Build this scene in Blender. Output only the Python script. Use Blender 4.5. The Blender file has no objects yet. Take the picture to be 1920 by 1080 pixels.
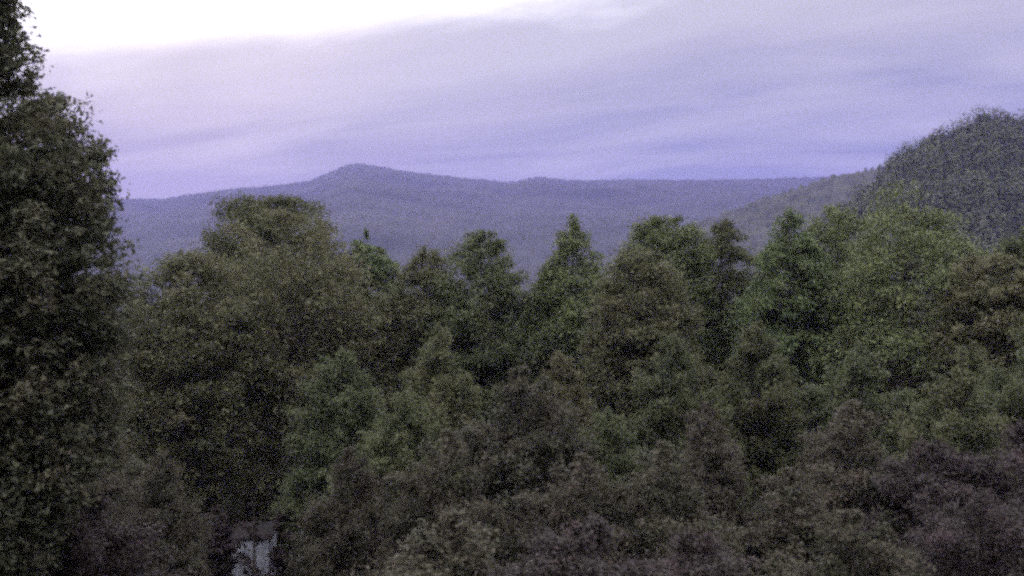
import bpy, math, random
import numpy as np
from mathutils import Vector

R = math.radians
rng = np.random.default_rng(7)
random.seed(7)
sc = bpy.context.scene
COL = sc.collection

# ------------------------------------------------------------------ camera
CAMZ = 12.0                      # eye height above the valley datum
F = 1663.0                       # focal length in pixels of a 1920 px wide picture (60 deg)
PITCH = math.atan(50 / F)
cam = bpy.data.cameras.new('camera')
cam.sensor_width = 36.0
cam.lens = 36.0 * F / 1920.0
cam.clip_start = 0.1
cam.clip_end = 30000
cam_o = bpy.data.objects.new('camera', cam)
COL.objects.link(cam_o)
cam_o.location = (0, 0, CAMZ)
cam_o.rotation_euler = (R(90) + PITCH, 0, 0)
sc.camera = cam_o

# ------------------------------------------------------------------ sky
SUN_AZ, SUN_EL = R(-22), R(20)   # behind the cloud, ahead and to the left
w = bpy.data.worlds.new('World')
sc.world = w
w.use_nodes = True
nt = w.node_tree
nt.nodes.clear()


def N(tree, kind, **kw):
    n = tree.nodes.new(kind)
    for k, v in kw.items():
        setattr(n, k, v)
    return n


def math_node(tree, op, a, b=None, c=None):
    n = N(tree, 'ShaderNodeMath', operation=op)
    for i, v in enumerate((a, b, c)):
        if v is None:
            continue
        if isinstance(v, (int, float)):
            n.inputs[i].default_value = v
        else:
            tree.links.new(v, n.inputs[i])
    return n.outputs[0]


L = nt.links.new
wout = N(nt, 'ShaderNodeOutputWorld')
sky = N(nt, 'ShaderNodeTexSky', sky_type='NISHITA', sun_disc=False)
sky.sun_elevation = SUN_EL
sky.sun_rotation = SUN_AZ
bg_sky = N(nt, 'ShaderNodeBackground')
bg_sky.inputs[1].default_value = 0.10
L(sky.outputs[0], bg_sky.inputs[0])
tc = N(nt, 'ShaderNodeTexCoord')
sep = N(nt, 'ShaderNodeSeparateXYZ')
L(tc.outputs['Generated'], sep.inputs[0])
X, Y_, Z = sep.outputs
zc = math_node(nt, 'ADD', math_node(nt, 'MAXIMUM', Z, 0.0), 0.10)
comb = N(nt, 'ShaderNodeCombineXYZ')
L(math_node(nt, 'DIVIDE', X, zc), comb.inputs[0])
L(math_node(nt, 'DIVIDE', Y_, zc), comb.inputs[1])


def wnoise(scale, detail, rot, sx, sy, dist=0.0, rough=0.5, off=0.0):
    m = N(nt, 'ShaderNodeMapping')
    m.vector_type = 'TEXTURE'
    m.inputs['Rotation'].default_value = (0, 0, rot)
    m.inputs['Scale'].default_value = (1 / sx, 1 / sy, 1)
    m.inputs['Location'].default_value = (off, off * .7, 0)
    L(comb.outputs[0], m.inputs[0])
    n = N(nt, 'ShaderNodeTexNoise')
    n.inputs['Scale'].default_value = scale
    n.inputs['Detail'].default_value = detail
    n.inputs['Roughness'].default_value = rough
    n.inputs['Distortion'].default_value = dist
    L(m.outputs[0], n.inputs['Vector'])
    return n.outputs['Fac']


n_edge = wnoise(1.1, 6, -0.35, 0.8, 1.7, 0.5, 0.55, 3.1)
n_str = wnoise(1.0, 6, -0.42, 0.7, 1.9, 0.7, 0.55, 1.7)
# bank of lavender cloud along the horizon, brighter deck overhead; its edge tilts up to the right
edge = math_node(nt, 'SUBTRACT', Z, math_node(nt, 'MULTIPLY_ADD', X, 0.15, 0.354))
edge = math_node(nt, 'ADD', edge, math_node(nt, 'MULTIPLY', math_node(nt, 'SUBTRACT', n_edge, 0.5), 0.26))
mr = N(nt, 'ShaderNodeMapRange', interpolation_type='SMOOTHSTEP')
mr.inputs[1].default_value = -0.06
mr.inputs[2].default_value = 0.17
L(edge, mr.inputs[0])
ramp = N(nt, 'ShaderNodeValToRGB')
cr = ramp.color_ramp
cr.elements[0].position = 0.0
cr.elements[0].color = (0.141, 0.144, 0.163, 1)
cr.elements[1].position = 1.0
cr.elements[1].color = (0.463, 0.448, 0.380, 1)
e = cr.elements.new(0.14); e.color = (0.156, 0.160, 0.173, 1)
e = cr.elements.new(0.22); e.color = (0.254, 0.248, 0.242, 1)
e = cr.elements.new(0.32); e.color = (0.344, 0.331, 0.309, 1)
zz = math_node(nt, 'ADD', Z, math_node(nt, 'MULTIPLY', math_node(nt, 'SUBTRACT', n_str, 0.5), 0.42))
L(zz, ramp.inputs[0])
mix = N(nt, 'ShaderNodeMix', data_type='RGBA')
L(mr.outputs[0], mix.inputs[0])
L(ramp.outputs[0], mix.inputs[6])
mix.inputs[7].default_value = (1.7, 1.68, 1.73, 1)
bg_cl = N(nt, 'ShaderNodeBackground')
bg_cl.inputs[1].default_value = 1.0
L(mix.outputs[2], bg_cl.inputs[0])
ms = N(nt, 'ShaderNodeMixShader')
ms.inputs[0].default_value = 0.93          # thick overcast: little of the clear sky comes through
L(bg_sky.outputs[0], ms.inputs[1])
L(bg_cl.outputs[0], ms.inputs[2])
L(ms.outputs[0], wout.inputs[0])

# ------------------------------------------------------------------ sun behind the overcast
sun = bpy.data.lights.new('sun', 'SUN')
sun.energy = 0.5
sun.angle = R(35)
sun.color = (1.0, 0.93, 0.88)
sun_o = bpy.data.objects.new('sun', sun)
COL.objects.link(sun_o)
sd = Vector((math.sin(SUN_AZ) * math.cos(SUN_EL), math.cos(SUN_AZ) * math.cos(SUN_EL), math.sin(SUN_EL)))
sun_o.rotation_euler = sd.to_track_quat('Z', 'Y').to_euler()
sun_o.location = sd * 200

# ------------------------------------------------------------------ render look
sc.view_settings.view_transform = 'Standard'
sc.view_settings.look = 'None'
sc.view_settings.gamma = 1.0
sc.view_settings.use_curve_mapping = False
sc.view_settings.exposure = 1.08
sc.render.engine = 'CYCLES'
sc.cycles.use_denoising = False
sc.cycles.max_bounces = 6
sc.cycles.diffuse_bounces = 5
sc.cycles.transmission_bounces = 3
sc.cycles.volume_bounces = 0
sc.cycles.use_adaptive_sampling = True     # stop early: the photograph is a grainy dusk exposure
sc.cycles.adaptive_threshold = 0.3
sc.cycles.adaptive_min_samples = 20
sc.cycles.filter_width = 3.0


# ------------------------------------------------------------------ helpers
def at(px, py, Y):
    """the point at depth Y that the photograph shows at pixel (px, py)"""
    u, v = (px - 960) / F, (540 - py) / F
    dy = math.cos(PITCH) - math.sin(PITCH) * v
    dz = math.sin(PITCH) + math.cos(PITCH) * v
    return (u / dy * Y, Y, CAMZ + dz / dy * Y)


def smooth(t):
    t = np.clip(t, 0, 1)
    return t * t * (3 - 2 * t)


GY = [-4000, -60, 0, 12, 30, 50, 80, 150, 260, 500, 9000]
GZ = [14, 10, 4.5, 2.6, -0.5, -3.0, -5.5, -9, -12, -15, -15]


def ground_z(x, y):
    x = np.asarray(x, float); y = np.asarray(y, float)
    near = np.exp(-(x * x + y * y) / 300.0 ** 2)
    z = np.interp(y, GY, GZ)
    z = z + near * (0.35 * np.sin(x * 0.21 + 1.3) * np.cos(y * 0.17) + 0.25 * np.sin(x * 0.07 - y * 0.11))
    return z


def gz(x, y):
    return float(ground_z(x, y))


def mesh_from(name, verts, faces, mat=None, attrs=None, smooth_shade=False):
    """verts (n,3), faces (m,k) arrays; attrs: {name: per-face float array}"""
    verts = np.asarray(verts, np.float32)
    faces = np.asarray(faces, np.int32)
    me = bpy.data.meshes.new(name)
    n, (m, k) = len(verts), faces.shape
    me.vertices.add(n)
    me.vertices.foreach_set('co', verts.ravel())
    me.loops.add(m * k)
    me.loops.foreach_set('vertex_index', faces.ravel())
    me.polygons.add(m)
    me.polygons.foreach_set('loop_start', np.arange(0, m * k, k, dtype=np.int32))
    if smooth_shade:
        me.polygons.foreach_set('use_smooth', np.ones(m, bool))
    me.update(calc_edges=True)
    if attrs:
        for an, av in attrs.items():
            a = me.attributes.new(an, 'FLOAT', 'FACE')
            a.data.foreach_set('value', np.asarray(av, np.float32))
    if mat:
        me.materials.append(mat)
    return me


def link(name, data, parent=None, loc=None):
    o = bpy.data.objects.new(name, data)
    COL.objects.link(o)
    if parent is not None:
        o.parent = parent
    if loc is not None:
        o.location = loc
    return o


def tag(o, label=None, cat=None, group=None, kind=None):
    if label: o['label'] = label
    if cat: o['category'] = cat
    if group: o['group'] = group
    if kind: o['kind'] = kind
    return o


# ------------------------------------------------------------------ materials
def new_mat(name):
    m = bpy.data.materials.new(name)
    m.use_nodes = True
    t = m.node_tree
    t.nodes.clear()
    out = N(t, 'ShaderNodeOutputMaterial')
    return m, t, out


def leaf_mat(name, cols, trans=0.36, vary=0.12):
    m, t, out = new_mat(name)
    a = N(t, 'ShaderNodeAttribute', attribute_name='tint')
    rp = N(t, 'ShaderNodeValToRGB')
    el = rp.color_ramp.elements
    el[0].position, el[0].color = cols[0][0], (*cols[0][1], 1)
    el[1].position, el[1].color = cols[-1][0], (*cols[-1][1], 1)
    for p, c in cols[1:-1]:
        x = el.new(p); x.color = (*c, 1)
    t.links.new(a.outputs['Fac'], rp.inputs[0])
    oi = N(t, 'ShaderNodeObjectInfo')
    hs = N(t, 'ShaderNodeHueSaturation')
    mr1 = N(t, 'ShaderNodeMapRange')
    mr1.inputs[3].default_value = 1 - vary
    mr1.inputs[4].default_value = 1 + vary
    t.links.new(oi.outputs['Random'], mr1.inputs[0])
    t.links.new(mr1.outputs[0], hs.inputs['Value'])
    mr2 = N(t, 'ShaderNodeMapRange')
    mr2.inputs[3].default_value = 0.475
    mr2.inputs[4].default_value = 0.515
    fr = math_node(t, 'FRACT', math_node(t, 'MULTIPLY', oi.outputs['Random'], 7.31))
    t.links.new(fr, mr2.inputs[0])
    t.links.new(mr2.outputs[0], hs.inputs['Hue'])
    t.links.new(rp.outputs[0], hs.inputs['Color'])
    d = N(t, 'ShaderNodeBsdfPrincipled')
    d.inputs['Roughness'].default_value = 0.62
    d.inputs['Specular IOR Level'].default_value = 0.25
    tr = N(t, 'ShaderNodeBsdfTranslucent')
    mx = N(t, 'ShaderNodeMixShader')
    mx.inputs[0].default_value = trans
    t.links.new(hs.outputs[0], d.inputs['Base Color'])
    t.links.new(hs.outputs[0], tr.inputs['Color'])
    t.links.new(d.outputs[0], mx.inputs[1])
    t.links.new(tr.outputs[0], mx.inputs[2])
    t.links.new(mx.outputs[0], out.inputs[0])
    return m


M = {}
M['broad'] = leaf_mat('broadleaf_foliage', [(0, (.056, .068, .038)), (.4, (.082, .096, .046)), (.7, (.104, .112, .054)), (1, (.108, .092, .058))])
M['olive'] = leaf_mat('olive_foliage', [(0, (.070, .078, .044)), (.4, (.108, .114, .058)), (.7, (.126, .124, .066)), (1, (.122, .100, .066))])
M['conifer'] = leaf_mat('conifer_foliage', [(0, (.062, .084, .040)), (.5, (.100, .126, .052)), (.8, (.128, .145, .060)), (1, (.128, .108, .062))], 0.25)
M['dark'] = leaf_mat('shade_tinted_foliage', [(0, (.036, .032, .030)), (.45, (.051, .042, .038)), (.75, (.064, .044, .045)), (1, (.072, .040, .050))])  # leaf colour darkened to stand in for shade at the bottom of the wood
M['shade'] = leaf_mat('shade_tinted_broadleaf_foliage', [(0, (.046, .048, .032)), (.5, (.068, .066, .042)), (1, (.090, .064, .052))])  # broadleaf colour with the lower rows' shade put into it
M['near_tree'] = leaf_mat('near_tree_foliage', [(0, (.048, .054, .036)), (.45, (.072, .076, .046)), (.8, (.092, .086, .054)), (1, (.098, .074, .056))])
M['far'] = leaf_mat('far_wood_foliage', [(0, (.040, .054, .024)), (.5, (.060, .076, .030)), (1, (.082, .080, .040))], 0.2)


def noise_mat(name, c1, c2, scale, rough=0.9, bump=0.0, detail=6, bscale=None, obj=True):
    m, t, out = new_mat(name)
    tcn = N(t, 'ShaderNodeTexCoord')
    n = N(t, 'ShaderNodeTexNoise')
    n.inputs['Scale'].default_value = scale
    n.inputs['Detail'].default_value = detail
    t.links.new(tcn.outputs['Object'], n.inputs['Vector'])
    rp = N(t, 'ShaderNodeValToRGB')
    rp.color_ramp.elements[0].position = 0.35
    rp.color_ramp.elements[1].position = 0.68
    rp.color_ramp.elements[0].color = (*c1, 1)
    rp.color_ramp.elements[1].color = (*c2, 1)
    t.links.new(n.outputs['Fac'], rp.inputs[0])
    b = N(t, 'ShaderNodeBsdfPrincipled')
    b.inputs['Roughness'].default_value = rough
    b.inputs['Specular IOR Level'].default_value = 0.2
    t.links.new(rp.outputs[0], b.inputs['Base Color'])
    if bump:
        n2 = N(t, 'ShaderNodeTexNoise')
        n2.inputs['Scale'].default_value = bscale or scale * 3
        n2.inputs['Detail'].default_value = 4
        t.links.new(tcn.outputs['Object'], n2.inputs['Vector'])
        bp = N(t, 'ShaderNodeBump')
        bp.inputs['Strength'].default_value = 0.8
        bp.inputs['Distance'].default_value = bump
        t.links.new(n2.outputs['Fac'], bp.inputs['Height'])
        t.links.new(bp.outputs[0], b.inputs['Normal'])
    t.links.new(b.outputs[0], out.inputs[0])
    return m


M['bark'] = noise_mat('bark', (.035, .028, .022), (.085, .070, .055), 9.0, 0.9, 0.02)
M['soil'] = noise_mat('forest_floor', (.030, .026, .018), (.060, .062, .034), 0.8, 0.95, 0.03)
M['mountain'] = noise_mat('mountain_forest', (.020, .024, .022), (.036, .038, .032), 0.012, 0.95, 4.0, 8, 0.05)
M['spur'] = noise_mat('spur_forest', (.026, .030, .022), (.062, .062, .040), 0.06, 0.95, 5.0, 8, 0.12)
M['pale_metal'] = noise_mat('pale_sheet_metal', (.13, .135, .16), (.21, .215, .25), 1.3, 0.45)
M['pale_wall'] = noise_mat('pale_painted_boards', (.24, .245, .30), (.38, .385, .45), 2.2, 0.7)
M['dark_trim'] = noise_mat('dark_trim', (.015, .014, .014), (.035, .030, .030), 3.0, 0.9)


# ------------------------------------------------------------------ ground sheet (reaches the horizon)
def build_ground():
    rad = np.concatenate([np.linspace(0.0, 160, 81)[1:], np.geomspace(170, 14000, 60)])
    na = 240
    ang = np.linspace(0, 2 * math.pi, na, endpoint=False)
    RR, AA = np.meshgrid(rad, ang, indexing='ij')
    x, y = (RR * np.sin(AA)).ravel(), (RR * np.cos(AA)).ravel()
    v = np.stack([x, y, ground_z(x, y)], 1)
    v = np.vstack([v, [[0, 0, gz(0, 0)]]])
    nr = len(rad)
    i, j = np.meshgrid(np.arange(nr - 1), np.arange(na), indexing='ij')
    j2 = (j + 1) % na
    f = np.stack([i * na + j, i * na + j2, (i + 1) * na + j2, (i + 1) * na + j], -1).reshape(-1, 4)
    c = len(v) - 1
    jj = np.arange(na)
    fan = np.stack([np.full(na, c), (jj + 1) % na, jj, jj], 1)   # closed by triangles below
    me = bpy.data.meshes.new('ground')
    faces = [tuple(q) for q in f.tolist()] + [(c, int((k + 1) % na), int(k)) for k in range(na)]
    me.from_pydata(v.tolist(), [], faces)
    me.polygons.foreach_set('use_smooth', np.ones(len(faces), bool))
    me.materials.append(M['soil'])
    me.update()
    return tag(link('ground', me), kind='structure')


build_ground()


def vnoise(x, y, seed=0):
    """cheap smooth value noise on arrays"""
    xi, yi = np.floor(x).astype(int), np.floor(y).astype(int)
    xf, yf = x - xi, y - yi

    def h(a, b):
        s = np.sin(a * 127.1 + b * 311.7 + seed * 74.7) * 43758.5453
        return s - np.floor(s)
    ux, uy = xf * xf * (3 - 2 * xf), yf * yf * (3 - 2 * yf)
    return (h(xi, yi) * (1 - ux) + h(xi + 1, yi) * ux) * (1 - uy) + (h(xi, yi + 1) * (1 - ux) + h(xi + 1, yi + 1) * ux) * uy


def ridge_surface(profile, Yr, Y0, Y1, umin, umax, nu, ny, rough, power=1.0, seed=1, jitter=2.0):
    """height field over (u = x / y, depth): its crest at depth Yr follows the skyline profile (pixels)"""
    pu = np.array([(p[0] - 960) / F for p in profile])
    pz = np.array([at(p[0], p[1], Yr)[2] for p in profile])
    u = np.linspace(umin, umax, nu)
    ys = np.concatenate([np.linspace(Y0, Yr, ny), np.linspace(Yr, Y1, ny // 3)[1:]])
    UU, YY = np.meshgrid(u, ys, indexing='xy')
    crest = np.interp(UU, pu, pz)
    t = np.where(YY <= Yr, (YY - Y0) / (Yr - Y0), 1 - (YY - Yr) / (Y1 - Yr))
    s = np.clip(t, 0, 1) ** power
    base = -22.0
    XX = UU * YY
    k = 1.0 / (0.09 * Yr)
    nz = (vnoise(XX * k, YY * k, seed) - .5) + .5 * (vnoise(XX * k * 2.3, YY * k * 2.3, seed + 3) - .5)
    z = base + (crest - base) * s + nz * rough * np.minimum(1, np.abs(1 - t) * 5) * np.minimum(1, t * 4)
    rj = np.random.default_rng(seed + 50)
    z = z + (rj.random(z.shape) - .5) * jitter
    v = np.stack([XX, YY, z], -1).reshape(-1, 3)
    nr, nc = XX.shape
    i, j = np.meshgrid(np.arange(nr - 1), np.arange(nc - 1), indexing='ij')
    f = np.stack([i * nc + j, i * nc + j + 1, (i + 1) * nc + j + 1, (i + 1) * nc + j], -1).reshape(-1, 4)

    def height(uq, yq):
        fi = np.interp(yq, ys, np.arange(len(ys)))
        fj = np.interp(uq, u, np.arange(nu))
        return z[np.clip(np.round(fi).astype(int), 0, nr - 1), np.clip(np.round(fj).astype(int), 0, nc - 1)]
    return v, f, height


MAIN_RIDGE = [(-1600, 420), (-600, 400), (-200, 385), (100, 376), (225, 372), (300, 373), (370, 362), (440, 353), (520, 347), (580, 338),
              (612, 325), (640, 312), (665, 306), (700, 310), (745, 319), (800, 326), (860, 332), (920, 338), (955, 341), (985, 335),
              (1012, 331), (1060, 337), (1120, 338), (1200, 336), (1300, 337), (1400, 336), (1520, 332), (1800, 326), (2600, 420), (3600, 430)]
v, f, _ = ridge_surface(MAIN_RIDGE, 2700, 700, 3300, -1.2, 1.2, 800, 70, 30, 0.9, 2, 5)
tag(link('mountain_ridge', mesh_from('mountain_ridge', v, f, M['mountain'], smooth_shade=True)), kind='structure')

SPUR = [(500, 640), (900, 560), (1120, 490), (1240, 442), (1330, 408), (1400, 384), (1470, 360), (1540, 338), (1600, 324), (1660, 310), (1740, 292),
        (1900, 276), (2300, 270), (3200, 300)]
v, f, _ = ridge_surface(SPUR, 950, 520, 1300, -0.3, 1.2, 560, 50, 14, 0.9, 8, 7)
tag(link('wooded_spur', mesh_from('wooded_spur', v, f, M['spur'], smooth_shade=True)), kind='structure')

HILL = [(1200, 640), (1350, 540), (1450, 475), (1520, 432), (1580, 390), (1630, 352), (1662, 322), (1690, 294),
        (1740, 260), (1785, 243), (1830, 233), (1846, 208), (1886, 206), (1900, 219), (1920, 221), (2050, 216), (2300, 240), (2700, 330), (3400, 420)]
v, f, hill_h = ridge_surface(HILL, 430, 240, 620, 0.0, 1.3, 420, 60, 5, 0.85, 11, 0.5)
v[:, 2] -= 5.0
tag(link('right_hill', mesh_from('right_hill', v, f, M['soil'], smooth_shade=True)), kind='structure')


# ------------------------------------------------------------------ leaves
def leaf_faces(C, Nrm, size, ratio=0.62, r=rng, tri=True):
    """small leaves at centres C with normals Nrm: pointed triangles, or folded diamonds for the near tree"""
    n = len(C)
    Nrm = Nrm / (np.linalg.norm(Nrm, axis=1, keepdims=True) + 1e-9)
    T = r.normal(size=(n, 3))
    T -= (T * Nrm).sum(1, keepdims=True) * Nrm
    T /= np.linalg.norm(T, axis=1, keepdims=True) + 1e-9
    B = np.cross(Nrm, T)
    s = (size * (0.55 + 0.9 * r.random(n) ** 1.3))[:, None]
    if tri:
        P = np.stack([C - T * s * .5 + B * s * ratio * .5, C + T * s * .6, C - T * s * .4 - B * s * ratio * .5], 1)
        return P.reshape(-1, 3), np.arange(n * 3, dtype=np.int32).reshape(-1, 3)
    fold = Nrm * s * 0.12
    P = np.stack([C - T * s * .5, C + B * s * ratio * .5 + fold, C + T * s * .5 - fold * 1.2, C - B * s * ratio * .5 + fold], 1)
    return P.reshape(-1, 3), np.arange(n * 4, dtype=np.int32).reshape(-1, 4)


def grow(env, H, n_b, n_leaves, leaf, r, style='broad', rag=0.3, tri=True, fine=1.0, hollow=0.0):
    """boughs from the trunk out to the crown's envelope, sprays of leaves along them.
    env(z, theta) -> radius. Returns leaf verts, faces, tint, and the bough lines (start, end)."""
    zs, w_ = env('weights')
    Rm = float(w_.max())
    ww = w_ * np.sqrt(1 + np.gradient(w_, zs) ** 2) + 0.06 * Rm
    zi = zs[r.choice(len(zs), n_b, p=ww / ww.sum())] + r.normal(size=n_b) * (zs[1] - zs[0])
    zi = np.clip(zi, zs[0], zs[-1])
    th = r.random(n_b) * 2 * math.pi
    Re = env(zi, th)
    Rt = np.maximum(Re * (1.03 - rag * r.random(n_b) ** 1.4) - 0.06 * Rm * fine, 0.35 * Re)
    if style == 'broad':
        z0 = zi - Rt * (0.45 + 0.3 * r.random(n_b))
    else:
        z0 = zi + Rt * (0.05 + 0.15 * r.random(n_b))
    z0 = np.clip(z0, 0.10 * H, 0.96 * H)
    st = np.stack([np.zeros(n_b), np.zeros(n_b), z0], 1)
    en = np.stack([Rt * np.cos(th), Rt * np.sin(th), zi], 1)
    # sprays along each bough
    m = 11
    bi = np.repeat(np.arange(n_b), m)
    t = 0.25 + 0.75 * r.random(n_b * m) ** 0.6
    side = np.stack([-np.sin(th), np.cos(th), np.zeros(n_b)], 1)[bi]
    length = Rt[bi]
    lat = r.normal(size=n_b * m) * 0.20 * length * (1.15 - 0.8 * t)
    c = st[bi] + (en - st)[bi] * t[:, None] + side * lat[:, None]
    c[:, 2] += r.normal(size=n_b * m) * 0.05 * Rm + 0.08 * length * np.sin(t * 3)
    rc = Rm * (0.055 + 0.075 * r.random(n_b * m)) * fine * np.clip(0.55 + length / Rm, 0.5, 1.2)
    rc = np.minimum(rc, 0.9 * length + 0.10)
    top_gap = zs[-1] - c[:, 2]
    c[:, 2] -= np.maximum(0, rc * .5 - top_gap)
    wgt = rc ** 2
    idx = r.choice(len(c), n_leaves, p=wgt / wgt.sum())
    d = r.normal(size=(n_leaves, 3))
    d /= np.linalg.norm(d, axis=1, keepdims=True)
    off = d * (r.random(n_leaves) ** 0.5 * rc[idx])[:, None] * (1 + 0.3 * r.normal(size=(n_leaves, 1)))
    off[:, 2] *= 0.6
    # sprays are stretched along their bough and droop at the end
    dirb = (en - st)[bi[idx]]
    dirb = dirb / (np.linalg.norm(dirb, axis=1, keepdims=True) + 1e-9)
    off += dirb * (r.normal(size=n_leaves) * 0.45 * rc[idx])[:, None]
    off[:, 2] -= 0.25 * np.hypot(off[:, 0], off[:, 1])
    C = c[idx] + off
    nr = d * 0.35 + r.normal(size=(n_leaves, 3)) * 0.5
    nr[:, 2] += 0.55
    v, f = leaf_faces(C, nr, leaf, r=r, tri=tri)
    v[:, 2] = np.maximum(v[:, 2], 0.12)
    bt, ct = r.random(n_b), r.random(len(c))
    tint = np.clip(0.35 * bt[bi[idx]] + 0.25 * ct[idx] + 0.40 * r.random(n_leaves), 0, 1)
    return v, f, tint, (st, en)


def tube(pts, radii, seg=7):
    pts = np.asarray(pts, float)
    n = len(pts)
    vs = []
    for i in range(n):
        d = pts[min(i + 1, n - 1)] - pts[max(i - 1, 0)]
        d /= np.linalg.norm(d) + 1e-9
        a = np.cross(d, [1, 0, 0] if abs(d[0]) < .8 else [0, 1, 0])
        a /= np.linalg.norm(a) + 1e-9
        b = np.cross(d, a)
        for k in range(seg):
            t = 2 * math.pi * k / seg
            vs.append(pts[i] + radii[i] * (math.cos(t) * a + math.sin(t) * b))
    fs = []
    for i in range(n - 1):
        for k in range(seg):
            k2 = (k + 1) % seg
            fs.append((i * seg + k, i * seg + k2, (i + 1) * seg + k2, (i + 1) * seg + k))
    return np.array(vs), np.array(fs, np.int32)


def trunk_mesh(name, H, r0, boughs, r=rng):
    """tapered trunk with its boughs (local coordinates, base at the origin)"""
    V, Fc, o = [], [], 0
    zs = np.linspace(-0.4, H, 12)
    t = np.clip(zs / H, 0, 1)
    wob = 0.006 * H
    pts = np.stack([wob * np.sin(t * 5), wob * np.sin(t * 4), zs], 1)
    rd = r0 * (1 - 0.9 * t ** 0.9) + r0 * 0.35 * np.exp(-np.maximum(zs, 0) / 0.5)
    a, b = tube(pts, rd, 9)
    V.append(a); Fc.append(b); o += len(a)
    for p0, p1 in zip(*boughs):
        tb = p0[2] / H
        ln = np.linalg.norm(p1 - p0)
        mid = p0 * .45 + p1 * .55 + np.array([0, 0, 0.07 * ln]) + r.normal(size=3) * 0.03 * ln
        rb = max(r0 * (1 - .9 * tb) * .38, 0.012)
        a, b = tube([p0, mid, p1], [rb, rb * .55, rb * .15], 4)
        V.append(a); Fc.append(b + o); o += len(a)
    return mesh_from(name, np.vstack(V), np.vstack(Fc), M['bark'], smooth_shade=True)


def make_tree(name, prof, Y, mat, label, cat='tree', group=None, leaf=0.17, dens=1.0, cx=None, n_b=150, style='broad', trunk_r=None,
              max_leaves=78000, seed=1, rag=0.3, tri=True, fine=1.0):
    """a tree whose crown outline follows prof = [(y, x_left, x_right), ...] from top down, in pixels, at depth Y"""
    r = np.random.default_rng(seed)
    prof = sorted(prof)
    cxp = cx if cx is not None else 0.5 * (prof[0][1] + prof[0][2])
    x0 = at(cxp, 540, Y)[0]
    g = gz(x0, Y)
    zz_, al, ar = [], [], []
    for (py, xl, xr) in prof:
        p0 = at(cxp, py, Y)
        zz_.append(p0[2] - g)
        al.append(max(0.03, p0[0] - at(xl, py, Y)[0]))
        ar.append(max(0.03, at(xr, py, Y)[0] - p0[0]))
    zz_, al, ar = np.array(zz_)[::-1], np.array(al)[::-1], np.array(ar)[::-1]
    H = zz_[-1]
    zq = np.linspace(max(zz_[0], 0.6), H, 70)
    Lq, Rq = np.interp(zq, zz_, al), np.interp(zq, zz_, ar)
    mean = 0.5 * (Lq + Rq)
    ker = np.hanning(13); ker /= ker.sum()
    Dq = np.convolve(np.pad(mean, 6, mode='edge'), ker, 'valid')

    def env(z, th=None):
        if isinstance(z, str):
            return zq, mean
        cs, sn = np.cos(th), np.sin(th)
        A = np.where(cs > 0, np.interp(z, zq, Rq), np.interp(z, zq, Lq))
        D = np.interp(z, zq, Dq)
        return 1.0 / np.sqrt((cs / A) ** 2 + (sn / D) ** 2)
    area = float(np.sum(2 * math.pi * mean) * (zq[1] - zq[0]))
    n = int(min(max_leaves, dens * 4.0 * area / (leaf * leaf * .31)))
    vv, ff, tint, bl = grow(env, H, n_b, n, leaf, r, style, rag, tri, fine)
    root = link(name, None, loc=(x0, Y, g))
    root.empty_display_size = 0.5
    tag(root, label, cat, group)
    link('trunk', trunk_mesh('trunk', H * 0.95, trunk_r or 0.012 * H + 0.05, bl, r), root)
    link('crown', mesh_from('crown', vv, ff, M[mat], {'tint': tint}), root)
    return root


# ------------------------------------------------------------------ tall near tree on the left
make_tree('tall_broadleaf_tree',
          [(-330, -140, -50), (-260, -180, -25), (-150, -200, 0), (-60, -215, 0), (-20, -220, 22), (8, -225, 40), (35, -225, 22), (56, -225, 0),
           (68, -230, 44), (90, -230, 62), (115, -235, 58), (138, -240, 40), (158, -250, 48), (172, -270, 92), (190, -290, 112),
           (215, -320, 146), (240, -345, 172), (275, -365, 186), (310, -380, 198), (338, -390, 202), (356, -395, 168),
           (372, -400, 184), (400, -405, 204), (450, -410, 224), (500, -415, 232), (600, -420, 240), (760, -410, 228), (900, -380, 198), (1080, -300, 98)],
          17.5, 'near_tree', 'tall leafy tree running out of the top left corner of the picture', leaf=0.115, dens=2.5, cx=-80, n_b=800,
          max_leaves=250000, trunk_r=0.26, seed=11, rag=0.12, fine=0.6)

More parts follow.
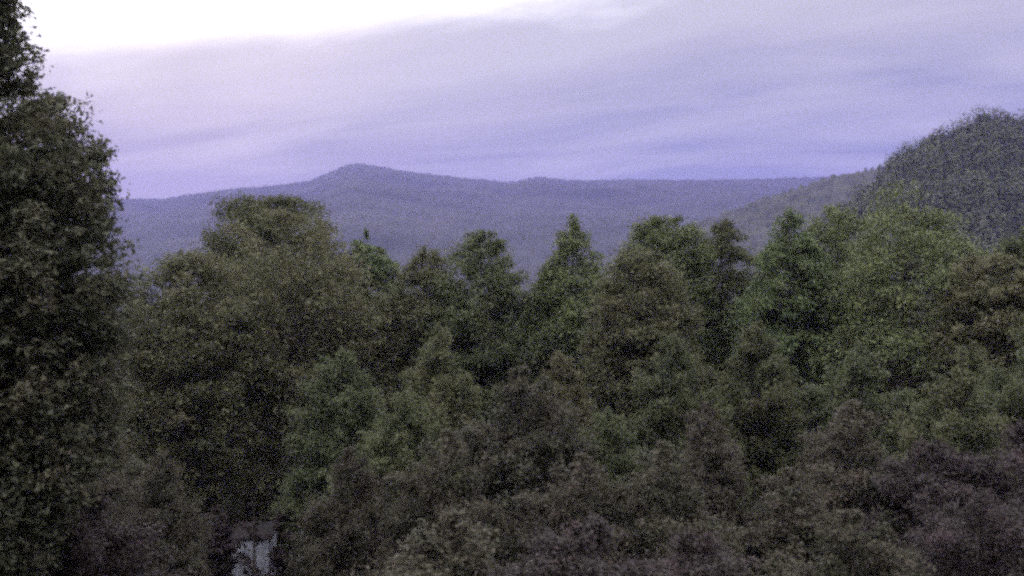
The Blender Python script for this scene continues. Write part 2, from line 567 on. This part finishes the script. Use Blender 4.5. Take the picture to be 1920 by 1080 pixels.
# ------------------------------------------------------------------ trees of the skyline (outlines traced, each at its own distance)
SKY = [
    ('round_tree', 64, 'broad', 'broad', 505, 'dark green dome-topped tree behind the pale brownish round tree',
     [(370, 528, 562), (376, 440, 592), (392, 402, 610), (430, 388, 628), (480, 384, 645), (560, 380, 650), (700, 380, 640), (800, 420, 600)]),
    ('round_tree', 52, 'olive', 'broad', 545, 'pale brownish round-crowned tree, broadest in the row left of centre',
     [(398, 488, 540), (410, 436, 585), (430, 416, 618), (460, 406, 650), (500, 395, 685), (560, 385, 725), (640, 375, 755), (800, 380, 760), (1000, 420, 700)]),
    ('spreading_tree', 46, 'olive', 'broad', 355, 'low rounded tree in the dip between the tall left tree and the broad pale one',
     [(470, 355, 395), (484, 320, 425), (505, 285, 445), (530, 258, 465), (570, 235, 480), (640, 215, 490), (800, 220, 480), (950, 270, 430)]),
    ('slender_tree', 60, 'conifer', 'conifer', 690, 'slender sparse pointed tree just right of the broad pale round tree',
     [(428, 684, 696), (450, 668, 714), (475, 655, 732), (505, 648, 748), (540, 642, 756), (600, 635, 765), (750, 640, 760), (850, 660, 730)]),
    ('conical_tree', 55, 'olive', 'conifer', 798, 'small cone-shaped tree left of the tall domed one near the centre',
     [(460, 790, 808), (480, 774, 830), (510, 755, 852), (550, 728, 875), (600, 705, 895), (700, 690, 910), (850, 710, 890)]),
    ('ovoid_tree', 53, 'broad', 'broad', 906, 'dark green egg-shaped tree left of the notch at the centre of the skyline',
     [(432, 890, 922), (443, 868, 936), (465, 846, 953), (490, 832, 968), (530, 815, 990), (580, 795, 1015), (660, 780, 1035), (850, 810, 1010)]),
    ('pointed_tree', 54, 'conifer', 'conifer', 1077, 'sharply pointed green conifer right of the notch at the centre of the skyline',
     [(402, 1070, 1082), (425, 1056, 1094), (450, 1043, 1112), (480, 1032, 1132), (520, 1014, 1162), (560, 996, 1190), (640, 975, 1215), (850, 990, 1200)]),
    ('domed_tree', 60, 'conifer', 'broad', 1243, 'yellowish green dome-topped tree with a dark right side, right of the centre conifer',
     [(406, 1222, 1268), (416, 1195, 1296), (435, 1176, 1316), (460, 1163, 1328), (500, 1150, 1340), (560, 1140, 1350), (700, 1140, 1350), (850, 1190, 1300)]),
    ('leaning_tree', 47, 'olive', 'broad', 1198, 'paler tree standing just in front of the yellowish dome-topped tree',
     [(464, 1176, 1206), (480, 1154, 1236), (505, 1138, 1262), (540, 1122, 1285), (600, 1100, 1310), (700, 1095, 1325), (850, 1130, 1280)]),
    ('narrow_tree', 62, 'broad', 'conifer', 1356, 'narrow blunt-topped tree between the yellowish dome and the slim spire',
     [(410, 1346, 1366), (425, 1332, 1380), (450, 1318, 1396), (490, 1300, 1412), (560, 1280, 1432), (700, 1275, 1440), (850, 1310, 1400)]),
    ('spire_tree', 55, 'conifer', 'conifer', 1482, 'slim pointed spire tree standing before the foot of the right hill',
     [(390, 1476, 1490), (408, 1462, 1504), (430, 1450, 1518), (460, 1436, 1532), (500, 1418, 1550), (580, 1390, 1580), (700, 1385, 1590), (850, 1420, 1550)]),
    ('bushy_tree', 58, 'conifer', 'broad', 1572, 'bushy blunt tree filling the space between the spire and the biggest cone',
     [(386, 1556, 1588), (398, 1534, 1608), (418, 1518, 1630), (445, 1505, 1652), (500, 1490, 1670), (580, 1475, 1690), (750, 1480, 1680), (850, 1520, 1640)]),
    ('broad_conical_tree', 50, 'conifer', 'conifer', 1697, 'biggest cone-shaped green tree, standing in front of the wooded right hill',
     [(336, 1682, 1708), (352, 1664, 1730), (375, 1644, 1756), (405, 1626, 1780), (440, 1610, 1802), (475, 1596, 1822), (540, 1575, 1850), (640, 1555, 1880), (800, 1560, 1870), (950, 1610, 1790)]),
    ('edge_tree', 50, 'broad', 'broad', 1945, 'tree cut off by the right edge of the picture below the hill',
     [(428, 1915, 1955), (445, 1893, 1985), (475, 1875, 2015), (520, 1858, 2040), (600, 1842, 2060), (750, 1840, 2060), (900, 1880, 2010)]),
    ('low_round_tree', 45, 'olive', 'broad', 1850, 'low rounded tree between the biggest cone and the right edge',
     [(476, 1830, 1874), (490, 1803, 1900), (515, 1782, 1920), (560, 1765, 1938), (660, 1755, 1950), (800, 1765, 1935), (900, 1800, 1900)])]
for i, (nm, Y, mat, sty, cx, lab, prof) in enumerate(SKY):
    k = 1.2 if sty == 'conifer' else 1.08            # leaves thin out towards the outline
    prof = [(y, cx + (a - cx) * k, cx + (b - cx) * k) for y, a, b in prof]
    make_tree(nm, prof, Y, mat, lab, cx=cx, style=sty, leaf=0.20 if nm == 'round_tree' else 0.17, seed=21 + i, max_leaves=95000 if nm == 'round_tree' else 76000, dens=0.9 if nm == 'slender_tree' else 1.0,
              n_b=220 if nm == 'slender_tree' else 300, rag=0.26 if sty == 'conifer' else 0.18)


# ------------------------------------------------------------------ trees of the canopy below: a few kinds, copied one by one
PH = 10.0


def proto(kind, seed):
    r = np.random.default_rng(seed)
    spec = {'dome': ([(0.06, .6), (.25, .9), (.5, 1.0), (.75, .82), (.92, .45), (1, .08)], 3.0, 'broad'),
            'cone': ([(0.05, .85), (.2, 1.0), (.45, .82), (.7, .5), (.9, .2), (1, .03)], 2.8, 'conifer'),
            'oval': ([(0.06, .6), (.3, .95), (.55, 1.0), (.8, .68), (.95, .28), (1, .05)], 2.7, 'broad'),
            'multi': ([(0.04, .75), (.25, .95), (.5, 1.0), (.72, .85), (.9, .6), (1, .15)], 3.2, 'broad')}[kind]
    hs, rr = zip(*spec[0])
    zq = np.linspace(0.6, PH, 60)
    rq = np.interp(zq / PH, hs, rr) * spec[1]

    def env(z, th=None):
        if isinstance(z, str):
            return zq, rq
        return np.interp(z, zq, rq) * (1 + 0.18 * np.sin(2 * th + seed) + 0.13 * np.sin(3 * th + 2 * seed + 0.8 * z))
    vv, ff, tint, bl = grow(env, PH, 230, 125000, 0.115, r, spec[2], 0.45)
    return trunk_mesh('trunk', PH * .95, 0.16, bl, r), (vv, ff, tint)


protos = {}
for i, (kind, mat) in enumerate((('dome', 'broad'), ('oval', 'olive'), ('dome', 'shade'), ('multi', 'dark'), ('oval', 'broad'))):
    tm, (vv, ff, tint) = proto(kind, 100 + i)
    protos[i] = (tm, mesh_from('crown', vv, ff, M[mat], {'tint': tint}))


def canopy_tree(px, top_py, Y, pi, name, label, group, wid=1.0):
    x, _, zt = at(px, top_py, Y)
    g = gz(x, Y)
    H = zt - g
    s = H / PH
    root = link(name, None, loc=(x, Y, g))
    root.rotation_euler = (0, 0, random.random() * 6.28)
    sx = s * wid * (0.9 + 0.2 * random.random())
    root.scale = (sx, sx, s)
    tag(root, label, 'tree', group)
    tm, cm = protos[pi]
    a = bpy.data.objects.new('trunk', tm); COL.objects.link(a); a.parent = root
    b = bpy.data.objects.new('crown', cm); COL.objects.link(b); b.parent = root
    return root


ROW_TXT = {
    'back': ('background_tree', 'hazy treetop glimpsed behind the skyline trees, {n} from the left of that back row', 'trees behind the skyline row'),
    'mid': ('canopy_tree', 'leafy treetop directly below the skyline row, {n} from the left', 'canopy trees below the skyline row'),
    'low': ('canopy_tree', 'dim leafy tree halfway down the dark canopy, {n} from the left', 'canopy trees halfway down'),
    'near': ('understory_tree', 'dark understory tree in the lower quarter, above the bottom treetops, {n} from the left', 'understory trees in the lower quarter'),
    'front': ('understory_tree', 'dark bushy treetop along the bottom edge, {n} from the left', 'bushy treetops along the bottom edge')}
ORD = ('first second third fourth fifth sixth seventh eighth ninth tenth eleventh twelfth thirteenth fourteenth '
       'fifteenth sixteenth seventeenth eighteenth nineteenth twentieth').split()
SHED_PX = 478


def row(key, Y, tops, x0, x1, step, kinds, wid, jy=0.12, first=0):
    nm, lb, gp = ROW_TXT[key]
    spots = []
    x = x0
    while x < x1:
        px = x + random.uniform(-.25, .25) * step
        yy = Y * (1 + random.uniform(-jy, jy))
        top = random.uniform(*tops)
        wdt = wid * random.uniform(.9, 1.15)
        ki = random.choice(kinds)
        half = 3.0 * wdt * (at(px, top, yy)[2] - gz(at(px, top, yy)[0], yy)) / PH * F / yy
        # leave the gap through which the pale shed shows
        if not (yy < 41 and abs(px - SHED_PX) < half * 0.92 + 25):
            spots.append((px, top, yy, ki, wdt))
        x += step
    for i, (px, top, yy, ki, wdt) in enumerate(sorted(spots)):
        canopy_tree(px, top, yy, ki, nm, lb.format(n=ORD[i + first]), gp, wdt)


row('back', 84, (535, 570), -80, 1170, 125, (0, 4), 0.8)
row('back', 82, (478, 515), 1230, 2010, 105, (0, 4), 0.62, 0.06, 10)
row('mid', 39, (575, 660), -60, 2000, 185, (1, 4, 0, 4), 0.85, 0.08)
row('low', 30, (680, 780), -80, 2020, 205, (0, 2, 4, 2), 0.9, 0.08)  # from here down, leaf colours darkened in place of deepening shade
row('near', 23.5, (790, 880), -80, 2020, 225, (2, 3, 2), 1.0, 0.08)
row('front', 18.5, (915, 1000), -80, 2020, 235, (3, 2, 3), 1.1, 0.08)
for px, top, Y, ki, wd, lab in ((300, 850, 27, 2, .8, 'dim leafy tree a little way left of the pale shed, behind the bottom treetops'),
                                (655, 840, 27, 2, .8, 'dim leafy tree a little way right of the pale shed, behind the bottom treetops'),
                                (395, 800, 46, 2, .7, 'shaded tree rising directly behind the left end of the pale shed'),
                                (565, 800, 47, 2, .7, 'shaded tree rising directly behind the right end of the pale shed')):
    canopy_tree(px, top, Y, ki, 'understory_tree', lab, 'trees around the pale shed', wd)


# ------------------------------------------------------------------ wood on the right hill: one mass
def wood(name, label, pts, rad, hgt, nl, leaf, mat, seed):
    r = np.random.default_rng(seed)
    k = len(pts)
    idx = np.repeat(np.arange(k), nl)
    n = len(idx)
    d = r.normal(size=(n, 3)); d /= np.linalg.norm(d, axis=1, keepdims=True)
    sc_ = (0.55 + 0.95 * r.random(k) ** 1.8)[idx][:, None]
    sub = (1 + 0.25 * np.sin(5 * d[:, :1] + idx[:, None]) * np.cos(4 * d[:, 1:2] + 2 * idx[:, None]))
    P = d * (0.75 + 0.3 * r.random((n, 1))) * sub * sc_ * np.array([rad, rad, hgt * .5])
    C = pts[idx] + P + np.array([0, 0, hgt * .45]) * sc_
    nr = d * 1.0 + r.normal(size=(n, 3)) * .25
    nr[:, 2] += .3
    vv, ff = leaf_faces(C, nr, leaf, 0.8, r=r)
    tint = np.clip(.75 * r.random(k)[idx] + .25 * r.random(n), 0, 1)
    o = link(name, mesh_from(name, vv, ff, M[mat], {'tint': tint}))
    return tag(o, label, 'wood', kind='stuff')


nh = 1500
uu = rng.uniform(0.22, 0.68, nh * 2)
yy = rng.uniform(300, 455, nh * 2)
hz = hill_h(uu, yy) - 5.5
keep = rng.random(nh * 2) < 0.76
pts = np.stack([uu * yy, yy, hz], 1)[keep]
wood('hillside_wood', 'dense wood covering the steep hill at the right edge', pts, 3.6, 8.5, 210, 0.9, 'far', 61)

nv = 300
uu = rng.uniform(-0.75, 0.75, nv); yy = rng.uniform(110, 330, nv)
xs = uu * yy
wood('valley_wood', 'hazy wood on the valley floor beyond the skyline trees', np.stack([xs, yy, ground_z(xs, yy) - .3], 1), 4.0, 9.0, 130, 1.0, 'far', 62)


# ------------------------------------------------------------------ pale shed seen through a gap at the bottom left
def box(x0, x1, y0, y1, z0, z1):
    v = [(x, y, z) for x in (x0, x1) for y in (y0, y1) for z in (z0, z1)]
    f = [(0, 1, 3, 2), (4, 6, 7, 5), (0, 4, 5, 1), (2, 3, 7, 6), (0, 2, 6, 4), (1, 5, 7, 3)]
    return v, f


def boxes(name, bl, mat, parent):
    V, Fc, o = [], [], 0
    for b in bl:
        v, f = box(*b)
        V += v; Fc += [tuple(i + o for i in q) for q in f]; o += 8
    me = bpy.data.meshes.new(name)
    me.from_pydata(V, [], Fc)
    me.materials.append(M[mat])
    me.update()
    return link(name, me, parent)


def prism(name, V, mat, parent):
    me = bpy.data.meshes.new(name)
    me.from_pydata(V, [], [(0, 3, 2, 1), (4, 5, 6, 7), (0, 1, 5, 4), (1, 2, 6, 5), (2, 3, 7, 6), (3, 0, 4, 7)])
    me.materials.append(M[mat]); me.update()
    return link(name, me, parent)


def shed():
    Y = 42.0
    x, _, zt = at(SHED_PX, 1000, Y)
    g = gz(x, Y) - 0.05
    H = zt - g                                # height of the pale front
    root = link('garden_shed', None, loc=(x, Y, g))
    root.rotation_euler = (0, 0, R(6))
    tag(root, 'small dim blue-grey shed front showing through a dark gap in the foliage at bottom left', 'shed')
    hw, d = 0.82, 1.0
    wall = boxes('wall', [(-hw, hw, -d, d, 0, H)], 'pale_wall', root)
    n = 9
    bw = 2 * hw / n
    for i in range(n):                       # upright boards of the front
        x0 = -hw + i * bw
        boxes('board', [(x0 + .008, x0 + bw - .008, -d - .022 - .006 * (i % 3), -d - .002, .02, H - .02)], 'pale_wall', wall)
    door = boxes('door', [(-.02, .70, -d - .075, -d - .037, .03, H * .55)], 'pale_wall', root)
    boxes('handle', [(.04, .07, -d - .11, -d - .077, .95, 1.10)], 'dark_trim', door)
    boxes('corner_post', [(-hw - .05, -hw - .002, -d - .03, -d + .05, 0, H - .01)], 'dark_trim', root)
    boxes('corner_post', [(hw + .002, hw + .05, -d - .03, -d + .05, 0, H - .01)], 'dark_trim', root)
    # dark roof pitched away from the viewer
    e = .14
    z0, z1 = H + .002, H + .22
    V = [(-hw - e, -d - e, z0), (hw + e, -d - e, z0), (hw + e, d + e, z1), (-hw - e, d + e, z1)]
    roof = prism('roof', V + [(a, b, c + .06) for a, b, c in V], 'dark_trim', root)
    for i in range(7):
        xx = -hw - e + .08 + i * (2 * hw + 2 * e - .16) / 6
        V = [(xx - .02, -d - e, z0 + .062), (xx + .02, -d - e, z0 + .062), (xx + .02, d + e, z1 + .062), (xx - .02, d + e, z1 + .062)]
        prism('roof_rib', V + [(a, b, c + .03) for a, b, c in V], 'dark_trim', roof)


shed()
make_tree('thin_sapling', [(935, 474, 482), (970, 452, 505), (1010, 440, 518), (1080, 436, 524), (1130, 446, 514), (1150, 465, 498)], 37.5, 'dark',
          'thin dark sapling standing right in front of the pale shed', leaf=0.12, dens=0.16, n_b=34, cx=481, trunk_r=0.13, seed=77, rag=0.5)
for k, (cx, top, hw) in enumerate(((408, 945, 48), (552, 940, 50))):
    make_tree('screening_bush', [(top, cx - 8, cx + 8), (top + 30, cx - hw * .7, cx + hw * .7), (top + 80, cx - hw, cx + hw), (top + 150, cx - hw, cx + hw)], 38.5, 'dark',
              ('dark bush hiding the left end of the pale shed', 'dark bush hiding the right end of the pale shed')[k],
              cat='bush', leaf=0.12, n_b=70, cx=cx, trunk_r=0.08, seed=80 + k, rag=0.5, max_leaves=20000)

# ------------------------------------------------------------------ dusk haze: one closed box of thin air round everything
hm, t, out = new_mat('dusk_haze')
vol = N(t, 'ShaderNodeVolumePrincipled')
vol.inputs['Color'].default_value = (0.31, 0.28, 0.85, 1)
vol.inputs['Density'].default_value = 0.00019
vol.inputs['Anisotropy'].default_value = 0.0
t.links.new(vol.outputs[0], out.inputs['Volume'])
me = bpy.data.meshes.new('haze')
vv, ff = box(-6500, 6500, -200, 5000, -26, 760)
me.from_pydata(vv, [], ff)
me.materials.append(hm)
me.update()
tag(link('haze', me), 'thin violet dusk haze filling the valley', 'haze', kind='stuff')
